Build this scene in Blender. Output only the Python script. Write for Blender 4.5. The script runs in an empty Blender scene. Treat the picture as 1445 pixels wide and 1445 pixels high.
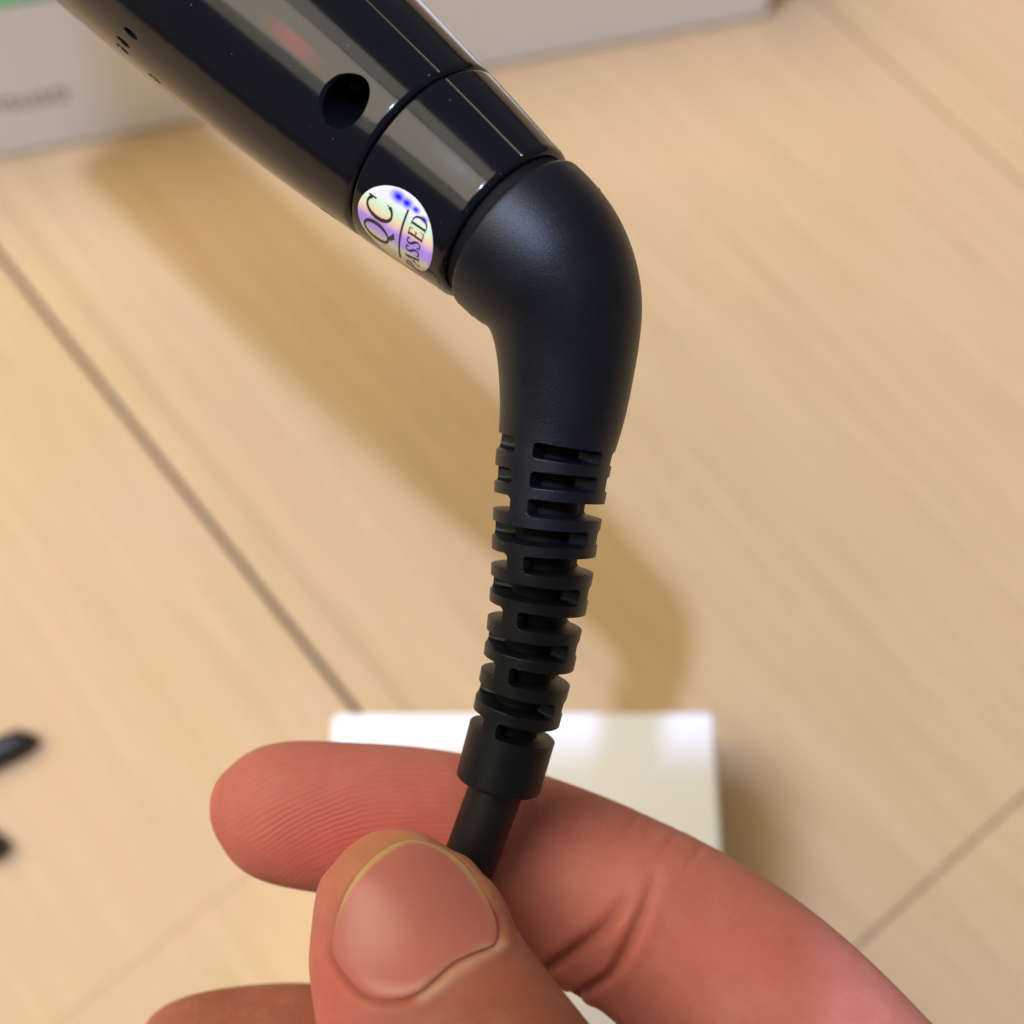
import bpy, bmesh, math
import numpy as np
from mathutils import Vector, Matrix
from mathutils.bvhtree import BVHTree

S = bpy.context.scene
COL = S.collection
# ------------------------------------------------------------------ camera, light, exposure
F_PX, CEN = 1985.0, 722.5           # focal length and centre in pixels of a 1445 px frame
TILT = math.radians(22.5)           # camera axis away from straight down
K = 0.9e-3                          # scene scale (plan millimetres -> metres)
D_FLOOR = 350.0
FWD = np.array([0.0, math.sin(TILT), -math.cos(TILT)])
UPV = np.array([0.0, math.cos(TILT), math.sin(TILT)])
RGT = np.array([1.0, 0.0, 0.0])
CAM = -FWD * D_FLOOR

def W(px, py, d):
    """plan point at depth d (mm along the camera axis) -> world metres"""
    return (CAM + FWD * d + RGT * ((px - CEN) / F_PX * d) - UPV * ((py - CEN) / F_PX * d)) * K

def on_z(px, py, z=0.0):
    """plan point on the horizontal plane z (mm)"""
    d = FWD + RGT * ((px - CEN) / F_PX) - UPV * ((py - CEN) / F_PX)
    return (CAM + d * ((z - CAM[2]) / d[2])) * K

def to_px(co):
    v = np.asarray(co) / K - CAM
    z = v @ FWD
    return CEN + (v @ RGT) / z * F_PX, CEN - (v @ UPV) / z * F_PX, z

cam_d = bpy.data.cameras.new('camera')
cam = bpy.data.objects.new('camera', cam_d)
COL.objects.link(cam)
cam.location = Vector(CAM * K)
cam.rotation_euler = (TILT, 0, 0)
cam_d.sensor_width = 36.0
cam_d.lens = 36.0 * F_PX / 1445.0
cam_d.clip_start = 0.005
cam_d.clip_end = 20.0
cam_d.dof.use_dof = True
cam_d.dof.focus_distance = 167.0 * K
cam_d.dof.aperture_fstop = 14.5
S.camera = cam

world = bpy.data.worlds.new('World')
S.world = world
world.use_nodes = True
bg = world.node_tree.nodes['Background']
bg.inputs['Color'].default_value = (0.97, 0.95, 0.93, 1)
bg.inputs['Strength'].default_value = 0.15

def area(name, loc, target, sx, sy, power, col):
    l = bpy.data.lights.new(name, 'AREA')
    l.shape = 'RECTANGLE'; l.size = sx; l.size_y = sy
    l.energy = power; l.color = col
    o = bpy.data.objects.new(name, l); COL.objects.link(o)
    o.location = loc
    o.rotation_euler = (Vector(target) - Vector(loc)).to_track_quat('-Z', 'Y').to_euler()
    return o
# cool ceiling lamp: gives the soft-edged shadows on the cardboard
LAMP = np.array([-0.14 * 2.2, -0.10 * 2.2, 2.2])
area('ceiling_lamp', tuple(LAMP), (0, -0.03, 0.1), 0.075, 0.075, 42.0, (0.45, 0.57, 1.0))
# warm fill added overhead on the left, split in three to streak the handle
def strip(name, off, width, length, power, col=(1.0, 0.90, 0.68), turn=0.0):
    o = area(name, (0, 0, 1), (0, 0, 0), width, length, power, col)
    along = Vector((-0.75, 0.65, 0.0)).normalized(); c0 = Vector((-0.62, 0.12, 1.5))
    zz = (c0 - Vector((0, 0, 0.1))).normalized()
    xx = along.cross(zz).normalized(); yy = zz.cross(xx)
    if xx.dot(Vector((0.65, 0.75, 0))) < 0: xx = -xx; yy = -yy
    m = Matrix((xx, yy, zz)).transposed().to_4x4(); m.translation = c0 + xx * off
    o.matrix_world = m @ Matrix.Rotation(math.radians(turn), 4, 'Z')
    return o
strip('fill_panel', -0.10, 0.85, 1.8, 28.5)
strip('fill_panel', 0.53, 0.36, 1.7, 5.5, turn=5)
strip('fill_panel', -0.71, 0.32, 1.5, 3.2, turn=-6)

S.view_settings.view_transform = 'Standard'
S.view_settings.look = 'None'
S.view_settings.exposure = 0.0
S.view_settings.gamma = 1.0
S.render.engine = 'CYCLES'
S.cycles.use_denoising = True

# ------------------------------------------------------------------ helpers
class NT:
    """small node-tree builder"""
    def __init__(s, name):
        s.m = bpy.data.materials.new(name); s.m.use_nodes = True
        s.t = s.m.node_tree; s.p = s.t.nodes['Principled BSDF']
    def n(s, kind, **kw):
        nd = s.t.nodes.new(kind)
        for k, v in kw.items(): setattr(nd, k, v)
        return nd
    def l(s, a, b): s.t.links.new(a, b)
    def set(s, **kw):
        for k, v in kw.items():
            s.p.inputs[k.replace('_', ' ')].default_value = v
    def val(s, inp, v):
        if hasattr(v, 'is_linked') or hasattr(v, 'links'): s.l(v, inp)
        else: inp.default_value = v
    def math(s, op, a, b=0.0, c=0.0, clamp=False):
        nd = s.n('ShaderNodeMath', operation=op); nd.use_clamp = clamp
        for i, v in enumerate((a, b, c)): s.val(nd.inputs[i], v)
        return nd.outputs[0]
    def mix(s, fac, a, b, blend='MIX'):
        nd = s.n('ShaderNodeMix', data_type='RGBA', blend_type=blend)
        s.val(nd.inputs[0], fac)
        for i, v in ((6, a), (7, b)):
            if isinstance(v, tuple): nd.inputs[i].default_value = (*v, 1) if len(v) == 3 else v
            else: s.l(v, nd.inputs[i])
        return nd.outputs[2]
    def noise(s, vec, scale, detail=3.0, rough=0.5, out=0):
        nd = s.n('ShaderNodeTexNoise')
        if vec is not None: s.l(vec, nd.inputs['Vector'])
        nd.inputs['Scale'].default_value = scale
        nd.inputs['Detail'].default_value = detail
        nd.inputs['Roughness'].default_value = rough
        return nd.outputs[out]
    def attr(s, name, out='Fac'):
        nd = s.n('ShaderNodeAttribute'); nd.attribute_name = name
        return nd.outputs[out]
    def obj(s): return s.n('ShaderNodeTexCoord').outputs['Object']
    def mapping(s, vec, scale=(1, 1, 1), rot=(0, 0, 0)):
        nd = s.n('ShaderNodeMapping'); s.l(vec, nd.inputs['Vector'])
        nd.inputs['Scale'].default_value = scale; nd.inputs['Rotation'].default_value = rot
        return nd.outputs[0]
    def ramp(s, fac, stops, interp='LINEAR'):
        nd = s.n('ShaderNodeValToRGB'); s.l(fac, nd.inputs[0])
        cr = nd.color_ramp; cr.interpolation = interp
        while len(cr.elements) < len(stops): cr.elements.new(0.5)
        for e, (p, c) in zip(cr.elements, stops): e.position = p; e.color = (*c, 1)
        return nd.outputs[0]
    def bump(s, h, dist, strength=1.0):
        nd = s.n('ShaderNodeBump'); s.l(h, nd.inputs['Height'])
        nd.inputs['Distance'].default_value = dist; nd.inputs['Strength'].default_value = strength
        s.l(nd.outputs[0], s.p.inputs['Normal']); return nd
    def base(s, c):
        if isinstance(c, tuple): s.p.inputs['Base Color'].default_value = (*c, 1)
        else: s.l(c, s.p.inputs['Base Color'])

def link(name, me, mat=None, parent=None, smooth=True, sharp=None):
    o = bpy.data.objects.new(name, me); COL.objects.link(o)
    if mat: me.materials.clear(); me.materials.append(mat)
    if smooth: me.polygons.foreach_set('use_smooth', [True] * len(me.polygons))
    if sharp: me.set_sharp_from_angle(angle=math.radians(sharp))
    if parent: o.parent = parent; o.matrix_parent_inverse = parent.matrix_world.inverted()
    return o

def mesh(name, verts, faces):
    me = bpy.data.meshes.new(name)
    me.from_pydata([tuple(map(float, v)) for v in verts], [], [tuple(map(int, f)) for f in faces])
    me.update(); return me

def thing(name, label, cat, loc, group=None):
    o = bpy.data.objects.new(name, None); COL.objects.link(o)
    o.location = Vector(loc); o.empty_display_size = 0.01
    o['label'] = label; o['category'] = cat
    if group: o['group'] = group
    bpy.context.view_layer.update()
    return o

def cr(pts, n):
    """Catmull-Rom (centripetal-ish, chord parameter) through rows of pts; returns n rows"""
    P = np.asarray(pts, float)
    t = np.r_[0, np.cumsum(np.linalg.norm(np.diff(P[:, :2], axis=0), axis=1) ** 0.5 + 1e-6)]
    out = []
    for x in np.linspace(0, t[-1], n):
        i = min(max(np.searchsorted(t, x) - 1, 0), len(t) - 2)
        p1, p2 = P[i], P[i + 1]
        h = t[i + 1] - t[i]
        m1 = (p2 - P[i - 1]) / (t[i + 1] - t[i - 1]) if i > 0 else (p2 - p1) / h
        m2 = (P[i + 2] - p1) / (t[i + 2] - t[i]) if i + 2 < len(t) else (p2 - p1) / h
        u = (x - t[i]) / h
        out.append((2*u**3-3*u*u+1)*p1 + (u**3-2*u*u+u)*h*m1 + (-2*u**3+3*u*u)*p2 + (u**3-u*u)*h*m2)
    return np.array(out)

def nrm(v): return v / (np.linalg.norm(v, axis=-1, keepdims=True) + 1e-20)

def frames(C):
    """tangent, toward-camera and sideways unit vectors along a centre line C (world metres)"""
    T = nrm(np.gradient(C, axis=0))
    V = nrm(CAM * K - C)
    E1 = nrm(V - T * np.sum(V * T, axis=1, keepdims=True))
    E2 = np.cross(T, E1)
    return T, E1, E2

def tube_faces(n, m, caps=True, off=0):
    i = np.arange(n - 1)[:, None] * m; j = np.arange(m)[None, :]; j2 = (j + 1) % m
    q = np.stack([i + j, i + j2, i + m + j2, i + m + j], -1).reshape(-1, 4) + off
    f = q.tolist()
    if caps:
        f.append([off + k for k in range(m)][::-1]); f.append([off + (n - 1) * m + k for k in range(m)])
    return f

# ------------------------------------------------------------------ materials
def mat_card():
    b = NT('brown_cardboard')
    o = b.obj()
    rnd = b.n('ShaderNodeObjectInfo').outputs['Random']
    v = b.n('ShaderNodeVectorMath', operation='ADD'); b.l(o, v.inputs[0])
    cx = b.n('ShaderNodeCombineXYZ'); b.l(b.math('MULTIPLY', rnd, 7.0), cx.inputs[0]); b.l(cx.outputs[0], v.inputs[1]); vec = v.outputs[0]
    g1 = b.noise(b.mapping(vec, (14, 130, 1)), 1.0, 5, 0.66)       # long paper streaks along the flutes
    g2 = b.noise(vec, 14.0, 4, 0.55)                              # broad blotches
    g3 = b.noise(b.mapping(vec, (700, 900, 700)), 1.0, 3, 0.65)   # fibres
    sep = b.n('ShaderNodeSeparateXYZ'); b.l(o, sep.inputs[0])
    fl = b.math('SINE', b.math('ADD', b.math('MULTIPLY', sep.outputs[1], 2 * math.pi / 0.0072), b.math('MULTIPLY', g2, 1.6)))
    f01 = b.math('MULTIPLY_ADD', fl, 0.5, 0.5)
    c = b.ramp(g1, [(0.26, (0.458, 0.312, 0.150)), (0.5, (0.515, 0.362, 0.184)), (0.74, (0.562, 0.402, 0.220))])
    c = b.mix(b.ramp(g2, [(0.40, (0, 0, 0)), (0.66, (0.55, 0.55, 0.55))]), c, (0.530, 0.352, 0.218))
    c = b.mix(b.math('MULTIPLY', b.math('MULTIPLY', f01, g1), 0.30), c, (0.47, 0.318, 0.158))
    c = b.mix(b.ramp(g3, [(0.3, (0.35, 0.35, 0.35)), (0.5, (0, 0, 0))]), c, (0.44, 0.30, 0.155))
    b.base(c)
    b.set(Roughness=0.75); b.p.inputs['Specular IOR Level'].default_value = 0.25
    b.bump(b.math('ADD', b.math('MULTIPLY', f01, 1.0), b.math('MULTIPLY', g3, 0.25)), 0.00022, 0.6)
    return b.m

def mat_simple(name, col, rough, spec=0.5, bump=None, var=None):
    b = NT(name); o = b.obj()
    if var: b.base(b.mix(b.noise(o, var[0], 4, 0.6), tuple(c * (1 - var[1]) for c in col), tuple(min(1, c * (1 + var[1])) for c in col)))
    else: b.base(col)
    b.set(Roughness=rough); b.p.inputs['Specular IOR Level'].default_value = spec
    if bump: b.bump(b.noise(o, bump[0], 3, 0.6), bump[1], bump[2])
    return b.m

def mat_gloss():
    b = NT('glossy_black_plastic'); o = b.obj()
    sm = b.noise(o, 70.0, 5, 0.6); sp = b.noise(o, 2300.0, 1, 0.4)
    dust = b.ramp(sp, [(0.80, (0, 0, 0)), (0.82, (1, 1, 1))])
    b.base(b.mix(b.math('MULTIPLY', dust, 0.35), (0.004, 0.0045, 0.007), (0.25, 0.25, 0.25)))
    b.l(b.math('ADD', b.math('MULTIPLY_ADD', sm, 0.16, 0.05), b.math('MULTIPLY', dust, 0.3)), b.p.inputs['Roughness'])
    b.p.inputs['IOR'].default_value = 1.48
    b.p.inputs['Specular IOR Level'].default_value = 0.36
    b.bump(b.noise(o, 75.0, 3, 0.5), 0.00010, 0.40)
    return b.m

def mat_rubber():
    b = NT('matte_black_rubber'); o = b.obj()
    n1 = b.noise(o, 6500.0, 2, 0.6); n2 = b.noise(o, 260.0, 3, 0.5)
    b.base(b.mix(n2, (0.0035, 0.0039, 0.0058), (0.0062, 0.0066, 0.0092)))
    b.l(b.math('MULTIPLY_ADD', n2, 0.10, 0.34), b.p.inputs['Roughness'])
    b.p.inputs['Specular IOR Level'].default_value = 0.33
    b.p.inputs['Specular Tint'].default_value = (0.80, 0.90, 1.0, 1)
    b.bump(n1, 0.00004, 0.9)
    return b.m

def mat_hologram():
    b = NT('holographic_foil')
    u = b.attr('foil_u'); v = b.attr('foil_v')          # -1..1 along the handle / around it
    n = b.noise(b.obj(), 500.0, 2, 0.5)
    t = b.math('ADD', b.math('MULTIPLY_ADD', v, 0.5, 0.5), b.math('MULTIPLY_ADD', n, 0.05, -0.025))
    t = b.math('ADD', t, b.math('MULTIPLY', u, 0.045))
    c = b.ramp(t, [(0.0, (0.55, 0.46, 0.36)), (0.20, (0.60, 0.55, 0.40)), (0.30, (0.62, 0.72, 0.52)),  # foil rainbow; the beige low end paints in the ground's reflection
                   (0.38, (0.50, 0.34, 0.95)), (0.50, (0.45, 0.30, 0.98)), (0.57, (0.88, 0.58, 0.62)),
                   (0.64, (0.90, 0.82, 0.48)), (0.72, (0.70, 0.92, 0.68)), (0.82, (0.88, 0.93, 0.90)),
                   (0.92, (0.80, 0.82, 1.0)), (1.0, (0.86, 0.84, 1.0))])
    # blue lamp glints near the upper rim, painted into the foil colour
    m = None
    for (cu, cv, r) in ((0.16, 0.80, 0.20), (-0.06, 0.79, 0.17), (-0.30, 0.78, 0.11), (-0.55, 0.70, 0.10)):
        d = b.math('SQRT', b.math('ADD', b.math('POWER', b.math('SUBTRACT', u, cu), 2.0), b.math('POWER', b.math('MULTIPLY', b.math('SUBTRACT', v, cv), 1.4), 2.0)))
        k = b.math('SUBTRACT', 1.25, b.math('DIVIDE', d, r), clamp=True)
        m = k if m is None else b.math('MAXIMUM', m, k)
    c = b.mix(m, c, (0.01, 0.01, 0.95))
    b.base(c)
    b.set(Roughness=0.32, Metallic=0.15)
    return b.m

def mat_skin():
    b = NT('skin'); o = b.obj()
    back_shade = b.attr('back_and_shade'); pad = b.attr('pad'); fp = b.attr('ridge'); fa = b.attr('ridge_amount'); cre = b.attr('crease')
    n1 = b.noise(o, 120.0, 4, 0.6); n2 = b.noise(o, 420.0, 4, 0.6); n3 = b.noise(o, 1500.0, 3, 0.6)
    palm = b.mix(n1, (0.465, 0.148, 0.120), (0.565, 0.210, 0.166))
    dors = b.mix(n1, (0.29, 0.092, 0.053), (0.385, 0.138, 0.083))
    c = b.mix(back_shade, palm, dors)
    c = b.mix(b.ramp(b.noise(o, 230.0, 4, 0.65), [(0.50, (0, 0, 0)), (0.72, (0.28, 0.28, 0.28))]), c, (0.60, 0.28, 0.20))
    c = b.mix(b.math('MULTIPLY', pad, 0.75), c, (0.58, 0.108, 0.098))
    c = b.mix(b.attr('cuticle'), c, (0.56, 0.36, 0.25))
    c = b.mix(b.attr('callus'), c, (0.50, 0.24, 0.105))
    c = b.mix(b.ramp(n2, [(0.35, (0.25, 0.25, 0.25)), (0.6, (0, 0, 0))]), c, (0.42, 0.115, 0.075))
    rs = b.math('SINE', b.math('MULTIPLY', b.math('ADD', fp, b.math('ADD', b.math('MULTIPLY', n1, 1.6), b.math('MULTIPLY', n2, 0.25))), 2 * math.pi / 0.74))
    r01 = b.math('MULTIPLY_ADD', rs, 0.5, 0.5)
    c = b.mix(b.math('MULTIPLY', b.math('MULTIPLY', b.math('SUBTRACT', 1.0, r01), fa), b.math('MULTIPLY', n1, 0.30)), c, (0.38, 0.07, 0.055))
    c = b.mix(b.math('MULTIPLY', cre, 0.55), c, (0.30, 0.070, 0.045))  # brown shade of creases and nail groove painted into the skin colour
    b.base(c)
    b.l(b.math('MULTIPLY_ADD', n2, 0.15, 0.46), b.p.inputs['Roughness'])
    b.p.inputs['Specular IOR Level'].default_value = 0.22
    b.p.inputs['Subsurface Weight'].default_value = 0.55
    b.p.inputs['Subsurface Radius'].default_value = (1.0, 0.32, 0.16)
    b.p.inputs['Subsurface Scale'].default_value = 0.0024
    vo = b.n('ShaderNodeTexVoronoi'); vo.feature = 'DISTANCE_TO_EDGE'; vo.inputs['Scale'].default_value = 1500.0
    wv = b.n('ShaderNodeVectorMath', operation='ADD'); b.l(o, wv.inputs[0])
    nv3 = b.n('ShaderNodeVectorMath', operation='SCALE'); b.l(b.noise(o, 500.0, 2, 0.5, 1), nv3.inputs[0]); nv3.inputs['Scale'].default_value = 0.0012
    b.l(nv3.outputs[0], wv.inputs[1]); b.l(wv.outputs[0], vo.inputs['Vector'])
    cell = b.math('MINIMUM', b.math('MULTIPLY', vo.outputs['Distance'], 3.0), 1.0)
    h = b.math('ADD', b.math('MULTIPLY', b.math('MULTIPLY', r01, fa), b.math('MULTIPLY', n1, 0.75)), b.math('ADD', b.math('MULTIPLY', n3, 0.45), b.math('MULTIPLY', b.math('MULTIPLY', cell, back_shade), 0.35)))
    b.bump(h, 0.00012, 0.9)
    return b.m

def mat_nail():
    b = NT('nail'); o = b.obj()
    rim = b.attr('free_edge'); lun = b.attr('lunula'); a = b.attr('across')
    n1 = b.noise(o, 160.0, 3, 0.5)
    c = b.mix(n1, (0.45, 0.142, 0.118), (0.53, 0.182, 0.150))
    c = b.mix(b.math('MULTIPLY', lun, 0.6), c, (0.60, 0.38, 0.27))
    c = b.mix(b.math('MULTIPLY', rim, b.math('MULTIPLY_ADD', b.noise(o, 700.0, 3, 0.6), 0.9, 0.45), clamp=True), c, (0.56, 0.38, 0.16))
    b.base(c)
    b.set(Roughness=0.33); b.p.inputs['Specular IOR Level'].default_value = 0.38
    b.p.inputs['Subsurface Weight'].default_value = 0.25
    b.p.inputs['Subsurface Radius'].default_value = (1.0, 0.4, 0.25)
    b.p.inputs['Subsurface Scale'].default_value = 0.0012
    cx = b.n('ShaderNodeCombineXYZ'); b.l(b.math('MULTIPLY', a, 26.0), cx.inputs[0])
    b.bump(b.noise(cx.outputs[0], 1.0, 3, 0.6), 0.00008, 0.5)
    return b.m

M_CARD = mat_card()
M_GROOVE = mat_simple('joint_shadow_grey', (0.06, 0.045, 0.03), 0.9, 0.1)
M_WHITE = mat_simple('white_card', (0.86, 0.87, 0.88), 0.45, 0.4, (900, 0.00004, 0.3), (25, 0.02))
M_WHITE2 = mat_simple('off_white_card', (0.88, 0.91, 0.92), 0.6, 0.3, (900, 0.00004, 0.3), (25, 0.02))
M_GREEN = mat_simple('green_print', (0.10, 0.27, 0.10), 0.5, 0.4, None, (30, 0.1))
M_GREY = mat_simple('grey_print', (0.22, 0.20, 0.185), 0.6)
M_GLOSS = mat_gloss()
M_RUBBER = mat_rubber()
M_DARK = mat_simple('black_recess', (0.003, 0.003, 0.004), 0.7, 0.15)
M_CORD = mat_simple('black_cord_sheath', (0.008, 0.008, 0.009), 0.46, 0.32, (1400, 0.0001, 0.4), (300, 0.2))
M_INK = mat_simple('black_ink', (0.012, 0.012, 0.014), 0.45)
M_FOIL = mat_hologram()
M_SKIN = mat_skin()
M_NAIL = mat_nail()
M_CLIP = mat_simple('black_clip_plastic', (0.008, 0.008, 0.008), 0.45, 0.4, None, (200, 0.2))

# ------------------------------------------------------------------ cardboard flaps under everything
p1, p2 = on_z(0, 360), on_z(500, 1000)
u = nrm(p2 - p1); v = np.cross([0, 0, 1.0], u)             # u along the planks, v to the upper right
L2 = on_z(1308, 137)
PW = float((L2 - p1) @ v)                                    # plank width from the two long joints
ANG = math.atan2(u[1], u[0])
J1 = float((on_z(1332, 1225) - p1) @ u)                      # end joint, right
J2 = float((on_z(277, 1292) - p1) @ u)                       # faint end joint, left
gap = 0.0007
bm = bmesh.new(); bmesh.ops.create_grid(bm, x_segments=1, y_segments=1, size=1.6)
me = bpy.data.meshes.new('cardboard_ground'); bm.to_mesh(me); bm.free()
floor = link('cardboard_ground', me, M_GROOVE); floor.location = (0, 0, -0.0025); floor['kind'] = 'structure'
bpy.context.view_layer.update()
def flap(u0, u1, row, g0=gap, g1=gap, dz=0.0, ge=0.0002):
    x0, x1 = u0 + ge, u1 - ge
    y0, y1 = row * PW + g0, (row + 1) * PW - g1
    bv = 0.0004 if row in (0, -1) and ge > 0.0001 else 0.00025
    bm = bmesh.new()
    bmesh.ops.create_cube(bm, size=1.0)
    for w in bm.verts: w.co = ((w.co.x) * (x1 - x0), (w.co.y) * (y1 - y0), w.co.z * 0.008)
    bmesh.ops.bevel(bm, geom=[e for e in bm.edges if all(q.co.z > 0 for q in e.verts)], offset=bv, segments=2, affect='EDGES')
    me = bpy.data.meshes.new('cardboard_flap'); bm.to_mesh(me); bm.free()
    o = link('cardboard_flap', me, M_CARD, None, False)
    c = p1 + u * ((x0 + x1) / 2) + v * ((y0 + y1) / 2)
    o.location = (c[0], c[1], -0.004 + dz); o.rotation_euler = (0, 0, ANG)
    o.parent = floor; o.matrix_parent_inverse = floor.matrix_world.inverted()
for row, cuts in ((-3, (-0.9, 0.02, 0.95)), (-2, (-0.9, -0.25, 0.62)), (-1, (-0.9, J2, 0.95)), (0, (-0.9, J1, 1.0)),
                  (1, (-0.9, -0.12, 0.9)), (2, (-0.9, 0.15, 0.9)), (3, (-0.9, -0.3, 0.9))):
    for a, c in zip(cuts[:-1], cuts[1:]):
        kw_ = dict(g0=0.0008 if row == 0 else 0.00035, g1=0.0006 if row == -1 else 0.00035, dz=-0.0002 * (row % 2), ge=0.000015 if row == -1 else 0.0002)
        if row == 0:                                         # a scored fold runs beside the open joint
            flap(a, c, row, kw_['g0'], PW - 0.0085, kw_['dz'], kw_['ge'])
            flap(a, c, row, 0.0086, kw_['g1'], kw_['dz'] + 0.0001, kw_['ge'])
        else: flap(a, c, row, **kw_)

# ------------------------------------------------------------------ stroke lettering
def strokes_mesh(strokes, place):
    """strokes: list of [(x, y, width), ...]; place maps (x, y) -> world"""
    verts, faces = [], []
    for st in strokes:
        P = np.array([s[:2] for s in st], float); w = np.array([s[2] for s in st], float)
        T = nrm(np.gradient(P, axis=0)); N = np.stack([-T[:, 1], T[:, 0]], 1)
        b0 = len(verts)
        for k in range(len(P)):
            verts.append(place(*(P[k] + N[k] * w[k] / 2))); verts.append(place(*(P[k] - N[k] * w[k] / 2)))
        for k in range(len(P) - 1):
            a = b0 + 2 * k; faces.append((a, a + 1, a + 3, a + 2))
    return verts, faces

def arc(cx, cy, rx, ry, a0, a1, w0, w1, n=28, rot=0.0):
    """arc; stroke is w1 wide where it runs vertically, w0 where it runs horizontally"""
    out = []
    for t in np.linspace(math.radians(a0), math.radians(a1), n):
        x, y = rx * math.cos(t), ry * math.sin(t)
        out.append((cx + x * math.cos(rot) - y * math.sin(rot), cy + x * math.sin(rot) + y * math.cos(rot), w0 + (w1 - w0) * abs(math.cos(t)) ** 1.5))
    return out
def ln(x0, y0, x1, y1, w, n=6):
    return [(x0 + (x1 - x0) * t, y0 + (y1 - y0) * t, w) for t in np.linspace(0, 1, n)]
GL = {  # glyph -> (advance, strokes) in a box one unit high
    'Q': (0.98, [arc(0.46, 0.5, 0.40, 0.47, 0, 362, 0.05, 0.125, 44), [(0.44, 0.06, 0.04), (0.56, -0.04, 0.10), (0.72, -0.14, 0.12), (0.92, -0.16, 0.03)]]),
    'C': (0.90, [arc(0.48, 0.5, 0.40, 0.47, 48, 318, 0.05, 0.125, 40), ln(0.77, 0.70, 0.77, 0.98, 0.045), ln(0.77, 0.20, 0.80, 0.28, 0.03)]),
    'P': (0.66, [ln(0.16, 0, 0.16, 1, 0.12), ln(0.02, 0.02, 0.32, 0.02, 0.045), ln(0.02, 0.98, 0.32, 0.98, 0.045), arc(0.30, 0.73, 0.27, 0.25, -90, 90, 0.045, 0.11, 24), ln(0.14, 0.48, 0.32, 0.48, 0.045), ln(0.14, 0.98, 0.32, 0.98, 0.045)]),
    'A': (0.80, [ln(0.08, 0, 0.38, 1.0, 0.05), ln(0.38, 1.0, 0.68, 0, 0.125), ln(0.2, 0.34, 0.56, 0.34, 0.045), ln(0.0, 0.02, 0.20, 0.02, 0.045), ln(0.54, 0.02, 0.80, 0.02, 0.045)]),
    'S': (0.60, [[(0.47, 0.80, 0.045), (0.40, 0.93, 0.05), (0.27, 0.97, 0.055), (0.13, 0.90, 0.085), (0.09, 0.77, 0.11), (0.17, 0.62, 0.12), (0.30, 0.52, 0.125), (0.43, 0.40, 0.12), (0.50, 0.25, 0.11), (0.44, 0.10, 0.085), (0.30, 0.03, 0.055), (0.15, 0.06, 0.05), (0.07, 0.22, 0.045)], ln(0.49, 0.74, 0.49, 0.98, 0.035), ln(0.06, 0.02, 0.06, 0.26, 0.035)]),
    'E': (0.70, [ln(0.16, 0, 0.16, 1, 0.12), ln(0.02, 0.02, 0.60, 0.02, 0.045), ln(0.02, 0.98, 0.56, 0.98, 0.045), ln(0.16, 0.52, 0.44, 0.52, 0.045), ln(0.60, 0.0, 0.62, 0.26, 0.04), ln(0.56, 0.78, 0.56, 1.0, 0.04), ln(0.44, 0.42, 0.44, 0.62, 0.035)]),
    'D': (0.80, [ln(0.16, 0, 0.16, 1, 0.12), ln(0.02, 0.02, 0.34, 0.02, 0.045), ln(0.02, 0.98, 0.34, 0.98, 0.045), arc(0.32, 0.5, 0.40, 0.48, -90, 90, 0.05, 0.12, 28)]),
    # soft lower-case shapes for the unreadable print on the far carton
    'n': (0.62, [ln(0.08, 0, 0.08, 0.62, 0.10), arc(0.28, 0.36, 0.20, 0.26, 180, 0, 0.09, 0.10, 14), ln(0.48, 0.36, 0.48, 0, 0.10)]),
    'u': (0.62, [ln(0.08, 0.62, 0.08, 0.24, 0.10), arc(0.28, 0.26, 0.20, 0.25, 180, 360, 0.09, 0.10, 14), ln(0.48, 0.62, 0.48, 0, 0.10)]),
    's': (0.55, [arc(0.25, 0.46, 0.18, 0.16, 20, 270, 0.09, 0.09, 16), arc(0.25, 0.15, 0.18, 0.15, 90, -160, 0.09, 0.09, 16)]),
    'o': (0.66, [arc(0.30, 0.31, 0.24, 0.30, 0, 362, 0.09, 0.10, 24)]),
    't': (0.42, [ln(0.18, 0.95, 0.18, 0.0, 0.10), ln(0.0, 0.62, 0.38, 0.62, 0.08)]),
    'b': (0.66, [ln(0.08, 0, 0.08, 1.0, 0.10), arc(0.30, 0.31, 0.22, 0.30, 0, 362, 0.09, 0.10, 24)]),
}
def word(txt, h, x0, y0, sx=1.0, gapx=0.05, wk=1.3):
    out, x = [], x0
    for ch in txt:
        adv, st = GL[ch]
        for s in st: out.append([(x + a * h * sx, y0 + b_ * h, w * h * wk) for a, b_, w in s])
        x += (adv + gapx) * h * sx
    return out, x

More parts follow.
